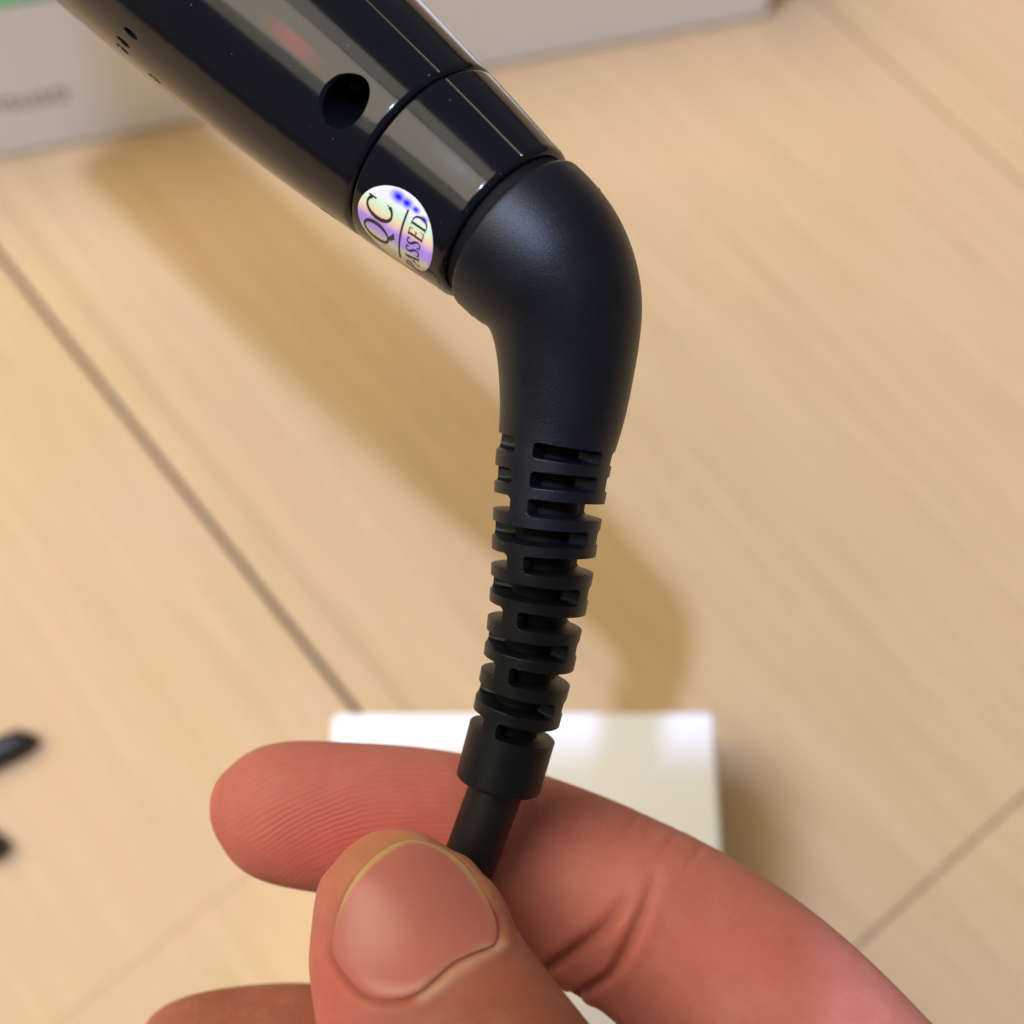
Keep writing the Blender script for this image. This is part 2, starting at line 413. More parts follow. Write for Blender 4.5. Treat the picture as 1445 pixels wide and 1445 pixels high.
# ------------------------------------------------------------------ cartons
def carton(name, label, base, du, dv, lu, lv, h, mat, top_mat, bev=0.0009, left=0.0):
    """base = floor corner, du/dv unit vectors in plan, lu/lv lengths, h height (metres)"""
    t = thing(name, label, 'box', base)
    def panel(nm, quad, thick, m):
        q = [np.asarray(x, float) for x in quad]
        n = nrm(np.cross(q[1] - q[0], q[3] - q[0]))
        bm = bmesh.new()
        vs = [bm.verts.new(x) for x in q] + [bm.verts.new(x - n * thick) for x in q]
        for f in ((0, 1, 2, 3), (7, 6, 5, 4), (0, 4, 5, 1), (1, 5, 6, 2), (2, 6, 7, 3), (3, 7, 4, 0)): bm.faces.new([vs[i] for i in f])
        bmesh.ops.recalc_face_normals(bm, faces=bm.faces[:])
        bmesh.ops.bevel(bm, geom=bm.edges[:], offset=thick * 0.48, segments=3, affect='EDGES')
        me = bpy.data.meshes.new(nm); bm.to_mesh(me); bm.free()
        return link(nm, me, m, t, True, 50)
    z = np.array([0, 0, 1.0]); b0 = np.asarray(base, float)
    A, B, C_, D_ = b0, b0 + du * lu, b0 + du * lu + dv * lv, b0 + dv * lv
    th = bev * 2
    e = 0.00003
    for (p, q) in ((A, B), (B, C_), (C_, D_), (D_, A)):
        panel('side_panel', [p, q, q + z * (h - e), p + z * (h - e)], th, mat)
    if left:
        E_, F_ = A + du * left, D_ + du * left
        panel('printed_top_panel', [A + z * h, E_ + z * h, F_ + z * h, D_ + z * h], th * 0.4, M_GREEN)
        panel('top_panel', [E_ + du * 0.0002 + z * h, B + z * h, C_ + z * h, F_ + du * 0.0002 + z * h], th * 0.4, top_mat)
    else:
        panel('top_panel', [A + z * h, B + z * h, C_ + z * h, D_ + z * h], th, top_mat)
    return t

A, B = on_z(-330, 286), on_z(1085, 25)
du = nrm(B - A); dv = np.cross([0, 0, 1.0], du)
# height: the top edge passes (0, 13)
e0 = on_z(0, 225)
hh = 0.0
for k in range(400):
    hh = k * 0.0005
    if to_px(e0 + np.array([0, 0, hh]))[1] < 27: break
big = carton('white_carton', 'large off-white carton with faint grey print, lying behind the handle', A, du, dv, float(np.linalg.norm(B - A)), 0.075, hh, M_WHITE2, M_WHITE2, 0.0012, float((e0 - A) @ du) + 0.034)
def on_face(x, y):
    return e0 + du * x + np.array([0, 0, 1.0]) * y - dv * 0.0001
st, _ = word('tubnsuso', 0.0062, -0.020, 0.0, 0.95)
bx, by, bd = to_px(e0)
# text line: find the height on the face where its right end sits near pixel (98, 140)
best = min(((to_px(on_face(a * 0.0005, b_ * 0.0005))[0] - 98) ** 2 + (to_px(on_face(a * 0.0005, b_ * 0.0005))[1] - 140) ** 2, a, b_) for a in range(0, 120) for b_ in range(0, 100))
tx, ty = best[1] * 0.0005, best[2] * 0.0005
end = max(s[0] for g in st for s in g)
vs, fs = strokes_mesh(st, lambda x, y: on_face(x - end + tx, y + ty))
link('printed_lettering', mesh('printed_lettering', vs, fs), M_GREY, big, False)

HB = 26.0
A = on_z(470, 1008, HB); B = on_z(1006, 1005, HB)
du = nrm(B - A); dv = np.cross([0, 0, 1.0], du); DEP = 0.085
base = A - dv * DEP; base[2] = 0.0
carton('small_white_box', 'flat bright white box lying on the cardboard behind the pinching fingers', base, du, dv, float(np.linalg.norm(B - A)), DEP, HB * K, M_WHITE, M_WHITE, 0.0006)

# ------------------------------------------------------------------ black clip at the left edge
def tube(pts, n, m, ry=1.0):
    """pts rows: px, py, depth-or-z handled by caller: world xyz + radius"""
    P = cr(pts, n); C = P[:, :3]; R = P[:, 3]
    T = nrm(np.gradient(C, axis=0)); ref = np.array([0, 0, 1.0])
    S1 = nrm(np.cross(T, ref)); S2 = np.cross(S1, T)
    a = np.linspace(0, 2 * np.pi, m, endpoint=False)
    V = C[:, None] + R[:, None, None] * (np.cos(a)[None, :, None] * S1[:, None] + ry * np.sin(a)[None, :, None] * S2[:, None])
    return V.reshape(-1, 3), tube_faces(n, m)
clip = thing('hair_clip', 'black plastic two-pronged clip on the cardboard, cut off by the left edge', 'clip', on_z(-120, 1130))
for name, pts in (('prong', [(-150, 1115, 3.2), (-70, 1088, 3.4), (-10, 1064, 3.4), (30, 1046, 3.0), (44, 1040, 2.0), (47, 1038, 0.4)]),
                  ('prong', [(-150, 1140, 3.2), (-90, 1160, 3.4), (-40, 1180, 3.4), (-8, 1197, 3.0), (6, 1204, 2.0), (9, 1206, 0.4)]),
                  ('hinge', [(-215, 1126, 1.0), (-205, 1126, 4.5), (-170, 1127, 5.2), (-140, 1128, 5.0), (-122, 1128, 1.0)])):
    rows = []
    for (x, y, r) in pts:
        w = on_z(x, y, r * 1.02 + 0.02); rows.append((*w[:2], r * 1.05 * K, r * K))
    rows = [(a, b_, max(c, 3.2 * K), d) for a, b_, c, d in rows]
    vv, ff = tube(rows, 30, 20)
    link(name, mesh(name, vv, ff), M_CLIP, clip)

# ------------------------------------------------------------------ the styling tool
JC = W(716, 320, 166.0)
AX2 = W(400, 48, 177.0)
ax = nrm(AX2 - JC)
vw = nrm(CAM * K - (JC + ax * 0.018)); h1 = nrm(vw - ax * (vw @ ax)); h2 = np.cross(h1, ax)
if h2[0] < 0: h2 = -h2                                       # points to the upper right side
MM = K * 1.0
tool = thing('hair_styling_tool', 'glossy black hair styling tool with bent rubber cord guard held over the cardboard', 'hair tool', JC)
s_px = np.array([-20, 0, 60, 110, 159, 230, 320, 416, 600, 800, 1100, 2000, 2700.])
r_px = np.array([125.5, 126.5, 134, 140, 145, 151.5, 158.5, 164, 170, 172, 170, 150, 130.])
unit = 166.0 / F_PX * K / math.cos(math.radians(15))
s_m = s_px * unit
depth_at = 166.0 + s_px / 416 * 11.0
r_m = r_px * depth_at / F_PX * K
def hr(s):
    """smooth handle radius"""
    x = np.asarray(s, float)
    k = 0.0015
    return (np.interp(x - 2 * k, s_m, r_m) + np.interp(x - k, s_m, r_m) + np.interp(x, s_m, r_m) + np.interp(x + k, s_m, r_m) + np.interp(x + 2 * k, s_m, r_m)) / 5
PART = math.radians(41)
ph = np.unique(np.r_[np.linspace(-np.pi, np.pi, 181)[:-1], PART + np.linspace(-0.05, 0.05, 21), PART - np.pi + np.linspace(-0.05, 0.05, 21)])
def groove(phi, s, w=0.014, d=0.00016):
    g = np.exp(-((phi - PART) / w) ** 2) + np.exp(-((phi - PART + np.pi) / w) ** 2)
    step = 1 / (1 + np.exp(-(phi - PART) / 0.008)) * (1 / (1 + np.exp((phi - PART - np.pi) / 0.008)))
    step = np.where(phi < PART - np.pi, 1.0, step)
    return d * g + 0.00008 * step
def lathe(ss, rr, grooved):
    rows = []
    for s, r in zip(ss, rr):
        R = r - groove(ph, s) * grooved
        rows.append(JC + ax * s + (np.cos(ph)[:, None] * h1 + np.sin(ph)[:, None] * h2) * R[:, None])
    V = np.concatenate(rows); F = tube_faces(len(ss), len(ph))
    return V, F
def fix_normals(me):
    bm = bmesh.new(); bm.from_mesh(me); bmesh.ops.recalc_face_normals(bm, faces=bm.faces[:]); bm.to_mesh(me); bm.free()
    return me
SE = 159 * unit                                              # ring joint between end cap and shell
def lipped(s0, s1, n, b0, b1):
    """profile from s0 to s1 with rounded lips of radius b0 / b1 at the ends"""
    q = np.linspace(0, math.pi / 2, 7)
    a = [(s0 + b0 * (1 - math.cos(math.pi/2 - t)), -b0 * (1 - math.sin(t + 0.0))) for t in q]
    a = [(s0 + b0 * (1 - math.cos(t)), -b0 * (1 - math.sin(t))) for t in q]
    mid = [(x, 0.0) for x in np.linspace(s0 + b0, s1 - b1, n)[1:-1]]
    z = [(s1 - b1 * (1 - math.cos(t)), -b1 * (1 - math.sin(t))) for t in q[::-1]]
    prof = [(s0, -0.0016)] + a + mid + z + [(s1, -0.0016)]
    ss = np.array([p[0] for p in prof]); dr = np.array([p[1] for p in prof])
    return ss, hr(ss) + dr
ss, rr = lipped(0.0, SE - 0.00010, 40, 0.0008, 0.0003)
V, F = lathe(ss, rr, 1.0)
cap = link('end_cap', fix_normals(mesh('end_cap', V, F)), M_GLOSS, tool, True, 60)
ss, rr = lipped(SE + 0.00014, 2060 * unit, 220, 0.0008, 0.003)
V, F = lathe(ss, rr, 1.0)
shell_me = fix_normals(mesh('handle_shell', V, F))
# screw well and vent slots cut into the shell
def cutter(s, phi, ra, rb, depth, flare, lean=0.0):
    n = 40; base = JC + ax * s; dr = math.cos(phi) * h1 + math.sin(phi) * h2; sd = np.cross(dr, ax)
    R = float(hr(s)); vv = []
    for (hgt, k) in ((R - depth, 0.86), (R - 0.0006, 1.0), (R - 0.00028, 1.01), (R - 0.00010, 1.0 + flare * 0.35), (R + 0.00012, 1.0 + flare), (R + 0.003, 1.0 + flare * 2.5)):
        ln_ = (h2 * 0.8 + ax * 0.2) * lean * (R - hgt) / depth
        for t in np.linspace(0, 2 * np.pi, n, endpoint=False):
            vv.append(base + ln_ + dr * hgt + ax * (math.cos(t) * ra * k) + sd * (math.sin(t) * rb * k))
    return vv, n
def boolean(me, cuts):
    o = bpy.data.objects.new('tmp', me); COL.objects.link(o)
    vv, ff = [], []
    for c, n in cuts:
        off = len(vv); vv += list(c); ff += tube_faces(len(c) // n, n, True, off)
    co = bpy.data.objects.new('tmpc', fix_normals(mesh('tmpc', vv, ff))); COL.objects.link(co)
    md = o.modifiers.new('b', 'BOOLEAN'); md.object = co; md.operation = 'DIFFERENCE'; md.solver = 'EXACT'
    dg = bpy.context.evaluated_depsgraph_get()
    out = bpy.data.meshes.new_from_object(o.evaluated_get(dg))
    bpy.data.objects.remove(o); bpy.data.objects.remove(co)
    return out
cuts = [cutter(225 * unit, math.radians(-6), 0.00240, 0.0030, 0.0075, 0.15, 0.0042)]
for (s, p_) in ((215, -82), (553, -73), (616, -68), (606, -61), (584, -51)):
    cuts.append(cutter(s * unit, math.radians(p_), 0.0010, 0.00042, 0.0014, 0.15))
shell = link('handle_shell', boolean(shell_me, cuts), M_GLOSS, tool, True, 32)
sq = 330 * unit
q_ = JC + ax * sq + h1 * float(hr(sq))
nq = nrm(h1 - ax * float((hr(sq + 0.001) - hr(sq - 0.001)) / 0.002))
vi = nrm(q_ - CAM * K); rf = vi - 2 * (vi @ nq) * nq
red = area('added_red_lamp', (0, 0, 1), (0, 0, 0), 0.26, 0.055, 0.36, (1.0, 0.015, 0.03))  # added red lamp, unseen; placed only for the red streak in the handle
zz = rf; xx = nrm(h2 - rf * (h2 @ rf)); yy = np.cross(zz, xx)
m_ = Matrix([list(xx), list(yy), list(zz)]).transposed().to_4x4(); m_.translation = Vector(q_ + rf * 1.1)
red.matrix_world = m_
# dark recess ring between end cap and cord guard
ss = np.array([-0.0030, -0.0029, 0.0008, 0.0009]); V, F = lathe(ss, np.array([0.0083, 0.0087, 0.0087, 0.0083]), 0)
link('swivel_ring', fix_normals(mesh('swivel_ring', V, F)), M_DARK, tool, True, 40)

# ---- bent rubber cord guard: elbow, slotted sleeve and collar in one skin
G = [(694, 301, 126.5, 166.6), (716, 320, 126.5, 166), (749, 350, 126.5, 165.2), (776, 386, 122, 165.0), (794.5, 428, 113, 165.3), (800, 475, 103.5, 165.9),
     (798.5, 528, 95.3, 166.6), (794, 576, 89.5, 167.2), (786, 622, 83.6, 167.7), (781, 650, 82, 168), (776.5, 690, 79.5, 168.3), (772, 730, 77, 168.6),
     (768, 770, 74.3, 169), (765, 805, 72.3, 169.3), (760, 845, 69.5, 169.8), (754, 883, 67, 170.2), (748.5, 920, 65.2, 170.7), (741, 958, 64, 171.2),
     (732, 996, 62.6, 171.8), (725, 1025, 62, 172.2), (707, 1090, 61, 173), (703, 1106, 61, 173.2)]
P = cr(G, 1400)
kw = np.hanning(121); kw /= kw.sum()
Pp = np.vstack([np.repeat(P[:1], 60, 0), P, np.repeat(P[-1:], 60, 0)])
Ps = np.stack([np.convolve(Pp[:, k], kw, 'valid') for k in range(4)], 1)
wt = np.clip((np.arange(len(P)) - 40) / 60, 0, 1)[:, None] * np.clip((620 - P[:, 1:2]) / 60, 0, 1)
P = P * (1 - wt) + Ps * wt
P = P[(P[:, 0] > 725) | (P[:, 1] > 500)]
# resample evenly
seg = np.r_[0, np.cumsum(np.linalg.norm(np.diff(P[:, :2], axis=0), axis=1))]
N = 900
P = np.stack([np.interp(np.linspace(0, seg[-1], N), seg, P[:, k]) for k in range(4)], 1)
seg = np.linspace(0, seg[-1], N)
Cc = np.array([W(*r[[0, 1, 3]]) for r in P])
R = P[:, 2] * P[:, 3] / F_PX * K
T, E1, E2 = frames(Cc)
# start the frames along the handle axis so that the guard leaves the ring squarely
bl = 0.8 * np.clip(1 - seg / 70, 0, 1)[:, None] ** 1.2
T = nrm(T * (1 - bl) + (-ax)[None] * bl)
Vv = nrm(CAM * K - Cc); E1 = nrm(Vv - T * np.sum(Vv * T, axis=1, keepdims=True)); E2 = np.cross(T, E1)
if E2[N // 2][0] < 0: E2 = -E2
MA = 288
phi = np.linspace(-np.pi, np.pi, MA, endpoint=False)
Y = np.array([634, 675, 713, 750.5, 790, 828, 867, 905, 943.5, 982, 1021.0])
y_line = P[:, 1]
sp = np.interp(Y, y_line[200:], seg[200:])
RP = P[:, 2]
H = np.ones((N, MA))
def wrap(a): return (a + np.pi) % (2 * np.pi) - np.pi
rng = np.random.default_rng(4)
for i, s0 in enumerate(sp):
    A_, B_ = math.radians(-32), math.radians(62)
    if i < 2: br = [A_, B_, A_ + math.pi, B_ + math.pi]
    elif i % 2 == 0: br = [A_, A_ + math.pi]
    else: br = [B_, B_ + math.pi]
    br = sorted(wrap(np.array(br)))
    hw = math.radians(11.5)
    for k in range(len(br)):
        b0 = br[k] + hw; b1 = (br[(k + 1) % len(br)] - hw); 
        if b1 < b0: b1 += 2 * np.pi
        cen, half = (b0 + b1) / 2, (b1 - b0) / 2
        dphi = wrap(phi[None, :] - cen)
        x = np.abs(dphi) * RP[:, None] - (half * RP[:, None]); y = np.abs(seg[:, None] - s0) - 10.4
        rc = 6.5
        d = np.minimum(np.maximum(x + rc, y + rc), 0) + np.hypot(np.maximum(x + rc, 0), np.maximum(y + rc, 0)) - rc
        H = np.minimum(H, np.clip(d / 1.9 + 0.5, 0, 1))
H = H * H * (3 - 2 * H)
rin = np.minimum(RP * 0.56, 43.0)
Rg = rin[:, None] + (RP - rin)[:, None] * H
# rounded rims: start at the swivel ring, end of collar
def rim(dist, rad): 
    dd = np.clip(dist, 0, rad); return rad - np.sqrt(np.maximum(rad ** 2 - (rad - dd) ** 2, 0))
Rg -= rim(seg, 9.0)[:, None]; Rg -= rim(seg[-1] - seg, 5.0)[:, None]
# a slight shoulder where the collar starts
Rm = Rg * (P[:, 3] / F_PX * K)[:, None]
V = Cc[:, None] + Rm[..., None] * (np.cos(phi)[None, :, None] * E1[:, None] + np.sin(phi)[None, :, None] * E2[:, None])
me = fix_normals(mesh('cord_guard', V.reshape(-1, 3), tube_faces(N, MA)))
guard = link('cord_guard', me, M_RUBBER, tool, True, 70)
me.materials.append(M_DARK)                                  # slot floors over the inner lead, blackened to stand for the shade inside
low = (H < 0.12).ravel()
for p in me.polygons:
    if len(p.vertices) == 4 and all(low[i] for i in p.vertices): p.material_index = 1

# ---- cord
CP = [(712, 1085, 172.8), (697, 1122, 173.3), (683, 1160, 173.8), (664, 1211, 174.4), (640, 1266, 175), (612, 1330, 176), (588, 1400, 177), (574, 1480, 180), (572, 1580, 188), (590, 1700, 205), (640, 1850, 235), (760, 2000, 270)]
rows = [(*W(a, b_, c), 38.6 * 174 / F_PX * K) for a, b_, c in CP]
vv, ff = tube(rows, 160, 40)
link('cord', fix_normals(mesh('cord', vv, ff)), M_CORD, tool, True, 60)

# ---- round inspection sticker on the end cap
SC, SP, SR = 75 * unit + 0.0006, math.radians(-50), 0.0050
def on_cap(a, b_, lift):
    """a along the handle (towards the shell), b around it; metres"""
    s = SC + a; r = float(hr(s)); p_ = SP + b_ / r
    return JC + ax * s + (math.cos(p_) * h1 + math.sin(p_) * h2) * (r + lift)
vv, ff, fu, fv = [], [], [], []
NR, NA = 26, 96
for i in range(NR + 1):
    for j in range(NA):
        q = i / NR; a = q * math.cos(2 * math.pi * j / NA); b_ = q * math.sin(2 * math.pi * j / NA)
        lift = 0.00004 if i < NR else -0.00002
        vv.append(on_cap(a * SR, b_ * SR * 1.04, lift)); fu.append(a); fv.append(b_)
for i in range(NR):
    for j in range(NA):
        j2 = (j + 1) % NA; ff.append((i * NA + j, i * NA + j2, (i + 1) * NA + j2, (i + 1) * NA + j))
me = mesh('inspection_sticker', vv, ff)
for nm, dat in (('foil_u', fu), ('foil_v', fv)):
    at = me.attributes.new(nm, 'FLOAT', 'POINT'); at.data.foreach_set('value', dat)
bmx = bmesh.new(); bmx.from_mesh(me); bmesh.ops.remove_doubles(bmx, verts=bmx.verts[:], dist=1e-7); bmesh.ops.recalc_face_normals(bmx, faces=bmx.faces[:])
bmx.normal_update()
if sum((f.normal.dot(Vector(math.cos(SP) * h1 + math.sin(SP) * h2)) for f in bmx.faces)) < 0: bmesh.ops.reverse_faces(bmx, faces=bmx.faces[:])
bmx.to_mesh(me); bmx.free()
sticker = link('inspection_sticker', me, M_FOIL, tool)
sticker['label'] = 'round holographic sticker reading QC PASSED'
def ink(x, y):      # x reads around the handle, y points along it
    return on_cap(y, x, 0.00007)
h_ = 0.0034
st, xe = word('QC', h_, 0, 0, 0.92, 0.06)
st = [[(x - xe / 2, y + 0.0006, w) for x, y, w in s] for s in st]
h2_ = 0.00180
st2, xe2 = word('PASSED', h2_, 0, 0, 1.0, 0.04)
st2 = [[(x - xe2 / 2 - 0.0001, y - 0.0034, w) for x, y, w in s] for s in st2]
bar = [[(x, -0.00078, 0.00022) for x in np.linspace(-0.0036, 0.0036, 30)]]
vs, fs = strokes_mesh(st + st2 + bar, ink)
link('sticker_lettering', mesh('sticker_lettering', vs, fs), M_INK, sticker, False)

# ------------------------------------------------------------------ the hand
def finger(rows, n, m=56, flat=0.0):
    """rows: px, py, half width px, depth, half thickness mm"""
    P = cr(rows, n)
    w_ = np.hanning(13); w_ /= w_.sum()
    Q_ = np.vstack([np.repeat(P[:1], 6, 0), P, np.repeat(P[-1:], 6, 0)])
    Sm = np.stack([np.convolve(Q_[:, k], w_, 'valid') for k in range(P.shape[1])], 1)
    wt = np.clip((np.arange(n) - 4) / 8, 0, 1)[:, None]; P = P * (1 - wt) + Sm * wt
    C = np.array([W(r[0], r[1], r[3]) for r in P])
    Rw = P[:, 2] * P[:, 3] / F_PX * K; Rd = P[:, 4] * K
    T, E1, E2 = frames(C)
    a = np.linspace(0, 2 * np.pi, m, endpoint=False)
    ca, sa = np.cos(a), np.sin(a)
    pw = 0.90
    ca = np.sign(ca) * np.abs(ca) ** pw; sa = np.sign(sa) * np.abs(sa) ** pw
    V = C[:, None] + ca[None, :, None] * E1[:, None] * Rd[:, None, None] + sa[None, :, None] * E2[:, None] * Rw[:, None, None]
    return V.reshape(-1, 3), tube_faces(n, m), C
IDX = [(305, 1139, 2, 187.5, 0.4), (309, 1139, 30, 187.3, 2.4), (319, 1139, 54, 187.0, 4.0), (336, 1140, 74, 187, 5.4), (362, 1142, 91, 187, 6.5), (400, 1146, 100.5, 187, 7.2), (440, 1150, 104, 187, 7.5),
       (520, 1158, 108, 187, 7.7), (600, 1167, 110, 187, 7.8), (680, 1186, 113, 187, 7.8), (740, 1213, 122, 187, 8.2), (788, 1236, 127, 186.5, 9.0), (833, 1259, 131, 185.6, 10.0), (874, 1281, 133, 184.4, 10.8), (917, 1303, 136, 183, 11.2),
       (973, 1342, 143, 181, 11.2), (1024, 1382, 150, 179, 11.2), (1101, 1449, 155, 175, 11.2), (1191, 1545, 160, 171, 11.5), (1300, 1680, 168, 168, 12.0), (1390, 1810, 160, 168, 12)]
THB = [(568, 1179.5, 2, 166.0, 0.4), (568, 1182.5, 36, 165.8, 2.4), (567, 1191, 64, 165.4, 4.3), (566, 1209, 90, 165.0, 6.0), (567, 1231, 110, 164.4, 7.0), (567, 1255, 123, 163.6, 7.7), (573, 1290, 136, 162.6, 8.2),
       (580, 1325, 146, 161.4, 8.6), (587, 1360, 150, 160, 9.0), (600, 1400, 158, 158, 9.4), (621, 1450, 167, 155.5, 9.8), (682, 1540, 174, 151.5, 10.2), (790, 1680, 178, 149, 10.4), (920, 1860, 190, 150, 12), (1060, 2060, 215, 155, 14)]
MID = [(188, 1512, 3, 193, 0.4), (192, 1512, 34, 193, 3.0), (204, 1512, 62, 193, 5.0), (232, 1510, 88, 193, 6.4), (280, 1507, 102, 193, 7.4), (360, 1504, 110, 193, 7.8), (450, 1506, 113, 193, 8.0), (560, 1530, 116, 193, 8.0), (680, 1590, 126, 193, 9), (800, 1660, 132, 192, 10.5),
       (950, 1730, 130, 189, 11), (1150, 1800, 140, 184, 11), (1330, 1880, 150, 180, 12), (1420, 1930, 150, 178, 12)]
RNG = [(330, 1800, 3, 196, 0.4), (340, 1800, 60, 196, 4.5), (380, 1798, 98, 196, 7.0), (500, 1800, 112, 196, 8), (680, 1850, 120, 196, 9), (820, 1910, 126, 195, 10.5), (1000, 1960, 124, 192, 10.5), (1200, 2000, 134, 187, 11), (1400, 2060, 140, 183, 12)]
LTL = [(560, 2080, 3, 198, 0.4), (570, 2080, 56, 198, 4.5), (610, 2080, 86, 198, 6.5), (740, 2090, 98, 198, 7.5), (860, 2130, 106, 197, 9), (1020, 2160, 106, 194, 9.5), (1220, 2190, 120, 189, 10.5), (1380, 2240, 130, 186, 11)]
PLM = [(1420, 1740, 60, 168, 5), (1400, 1780, 170, 170, 12), (1370, 1900, 260, 172, 15), (1330, 2080, 320, 172, 17), (1290, 2260, 330, 172, 17), (1270, 2440, 280, 172, 16), (1290, 2600, 235, 173, 15), (1340, 2850, 240, 176, 17), (1400, 3100, 260, 180, 20), (1430, 3240, 262, 182, 20), (1440, 3260, 120, 182, 10)]
WEB = [(960, 1790, 40, 160, 4), (1010, 1850, 130, 160, 9), (1120, 1930, 220, 163, 11), (1260, 2000, 240, 168, 12), (1340, 2060, 100, 170, 8)]
allv, allf = [], []
for rows, n in ((IDX, 120), (THB, 110), (MID, 90), (RNG, 60), (LTL, 60), (PLM, 60), (WEB, 30)):
    vv, ff, _c = finger(rows, n); off = sum(len(a) for a in allv)
    allv.append(vv); allf += [[i + off for i in f] for f in ff]
base_me = fix_normals(mesh('hand_base', np.concatenate(allv), allf))
tmp = bpy.data.objects.new('tmp_hand', base_me); COL.objects.link(tmp)
md = tmp.modifiers.new('r', 'REMESH'); md.mode = 'VOXEL'; md.voxel_size = 0.00036; md.use_smooth_shade = True
hand_me = bpy.data.meshes.new_from_object(tmp.evaluated_get(bpy.context.evaluated_depsgraph_get()))
bpy.data.objects.remove(tmp)
nv = len(hand_me.vertices)
co = np.empty(nv * 3); hand_me.vertices.foreach_get('co', co); co = co.reshape(-1, 3)
ne = len(hand_me.edges); ed = np.empty(ne * 2, int); hand_me.edges.foreach_get('vertices', ed); ed = ed.reshape(-1, 2)
deg = np.bincount(ed.ravel(), minlength=nv).astype(float)
def lap(x):
    return np.stack([(np.bincount(ed[:, 0], x[ed[:, 1], k], nv) + np.bincount(ed[:, 1], x[ed[:, 0], k], nv)) / deg for k in range(x.shape[1])], 1)
for it in range(10): co = co * 0.4 + lap(co) * 0.6
def set_co():
    hand_me.vertices.foreach_set('co', co.ravel()); hand_me.update()
def normals():
    n = np.empty(nv * 3); hand_me.vertices.foreach_get('normal', n); return n.reshape(-1, 3)
set_co(); nr = normals()
px, py, dz = to_px(co)
view = nrm(CAM * K - co); facing = np.sum(nr * view, 1)

def poly_dist(P, pts):
    """unsigned distance of pixel points to a polyline, and parameter 0..1 along it"""
    P = np.asarray(P, float); best = np.full(len(pts), 1e9); par = np.zeros(len(pts)); L = np.r_[0, np.cumsum(np.linalg.norm(np.diff(P, axis=0), axis=1))]
    for i in range(len(P) - 1):
        d = P[i + 1] - P[i]; t = np.clip(((pts - P[i]) @ d) / (d @ d), 0, 1)
        dd = np.linalg.norm(pts - P[i] - t[:, None] * d, axis=1); m = dd < best
        best[m] = dd[m]; par[m] = (L[i] + t[m] * (L[i + 1] - L[i])) / L[-1]
    return best, par
def inside(P, pts):
    P = np.asarray(P, float); r = np.zeros(len(pts), bool); j = len(P) - 1
    for i in range(len(P)):
        c = ((P[i, 1] > pts[:, 1]) != (P[j, 1] > pts[:, 1])) & (pts[:, 0] < (P[j, 0] - P[i, 0]) * (pts[:, 1] - P[i, 1]) / (P[j, 1] - P[i, 1] + 1e-12) + P[i, 0]); r ^= c; j = i
    return r
NAIL = [(467, 1329), (473, 1299), (490, 1254), (519, 1216), (548, 1194), (575, 1184.5), (600, 1187), (632, 1200), (659, 1222), (679, 1251), (695, 1281), (703, 1311), (698, 1333), (669, 1345), (640, 1360),
        (615, 1382), (595, 1399), (568, 1411), (532, 1411), (505, 1398), (483, 1372), (470, 1350)]
NAILC = cr(np.array(NAIL + [NAIL[0]], float), 140)[:-1]
NAILP = np.vstack([NAILC, NAILC[:1]])
pts = np.stack([px, py], 1)
thumb = (dz < 172.5) & (px < 860 + (py - 1400) * 0.5) & (py < 1700) & (px > 380)
index = ~thumb & (py < 1290 + np.maximum(px - 640, 0) * 0.9) & (dz < 215)
# --- thumb nail bed: fold around, sunken bed
disp = np.zeros(nv)
near = thumb & (facing > -0.2) & (px > 400) & (px < 800) & (py < 1470)
idn = np.where(near)[0]
dN, parN = poly_dist(NAILP, pts[idn]); inN = inside(NAILP, pts[idn]); sd = np.where(inN, -dN, dN)
prox = np.clip((pts[idn, 1] - 1270) / 90, 0, 1)                 # 0 at the free edge, 1 at the fold
bed = -0.50 * np.clip(-sd / 7 + 0.3, 0, 1)
fold = (0.14 + 0.22 * prox) * np.exp(-((sd - 13) / 11) ** 2) - 0.22 * (0.35 + 0.65 * prox) * np.exp(-(sd / 4.5) ** 2)
ff_ = np.clip((facing[idn] - 0.05) / 0.35, 0, 1)
disp[idn] += (bed + fold) * ff_ * ff_ * (3 - 2 * ff_)
# --- creases of the index finger, small folds of the thumb
crease = np.zeros(nv)
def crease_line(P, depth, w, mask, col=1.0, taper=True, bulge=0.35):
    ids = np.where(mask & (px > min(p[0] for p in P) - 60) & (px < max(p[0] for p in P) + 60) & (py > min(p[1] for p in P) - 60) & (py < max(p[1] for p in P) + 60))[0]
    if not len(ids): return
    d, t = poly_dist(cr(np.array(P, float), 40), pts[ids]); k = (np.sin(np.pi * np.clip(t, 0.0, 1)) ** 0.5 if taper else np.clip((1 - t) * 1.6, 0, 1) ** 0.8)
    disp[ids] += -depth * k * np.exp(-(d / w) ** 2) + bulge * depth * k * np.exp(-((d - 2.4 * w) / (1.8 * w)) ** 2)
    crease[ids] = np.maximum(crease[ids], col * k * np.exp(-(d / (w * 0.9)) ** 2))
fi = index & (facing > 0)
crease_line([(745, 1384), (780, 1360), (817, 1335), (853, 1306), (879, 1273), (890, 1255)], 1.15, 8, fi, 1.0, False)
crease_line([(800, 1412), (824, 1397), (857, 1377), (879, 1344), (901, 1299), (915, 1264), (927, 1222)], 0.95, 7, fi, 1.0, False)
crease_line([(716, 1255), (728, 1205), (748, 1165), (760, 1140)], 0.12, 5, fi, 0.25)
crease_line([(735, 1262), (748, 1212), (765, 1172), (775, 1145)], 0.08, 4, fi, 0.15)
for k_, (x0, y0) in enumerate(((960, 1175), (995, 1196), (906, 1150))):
    crease_line([(x0, y0 - 10), (x0 - 14, y0 + 12), (x0 - 34, y0 + 34)], 0.16, 5, fi, 0.1)
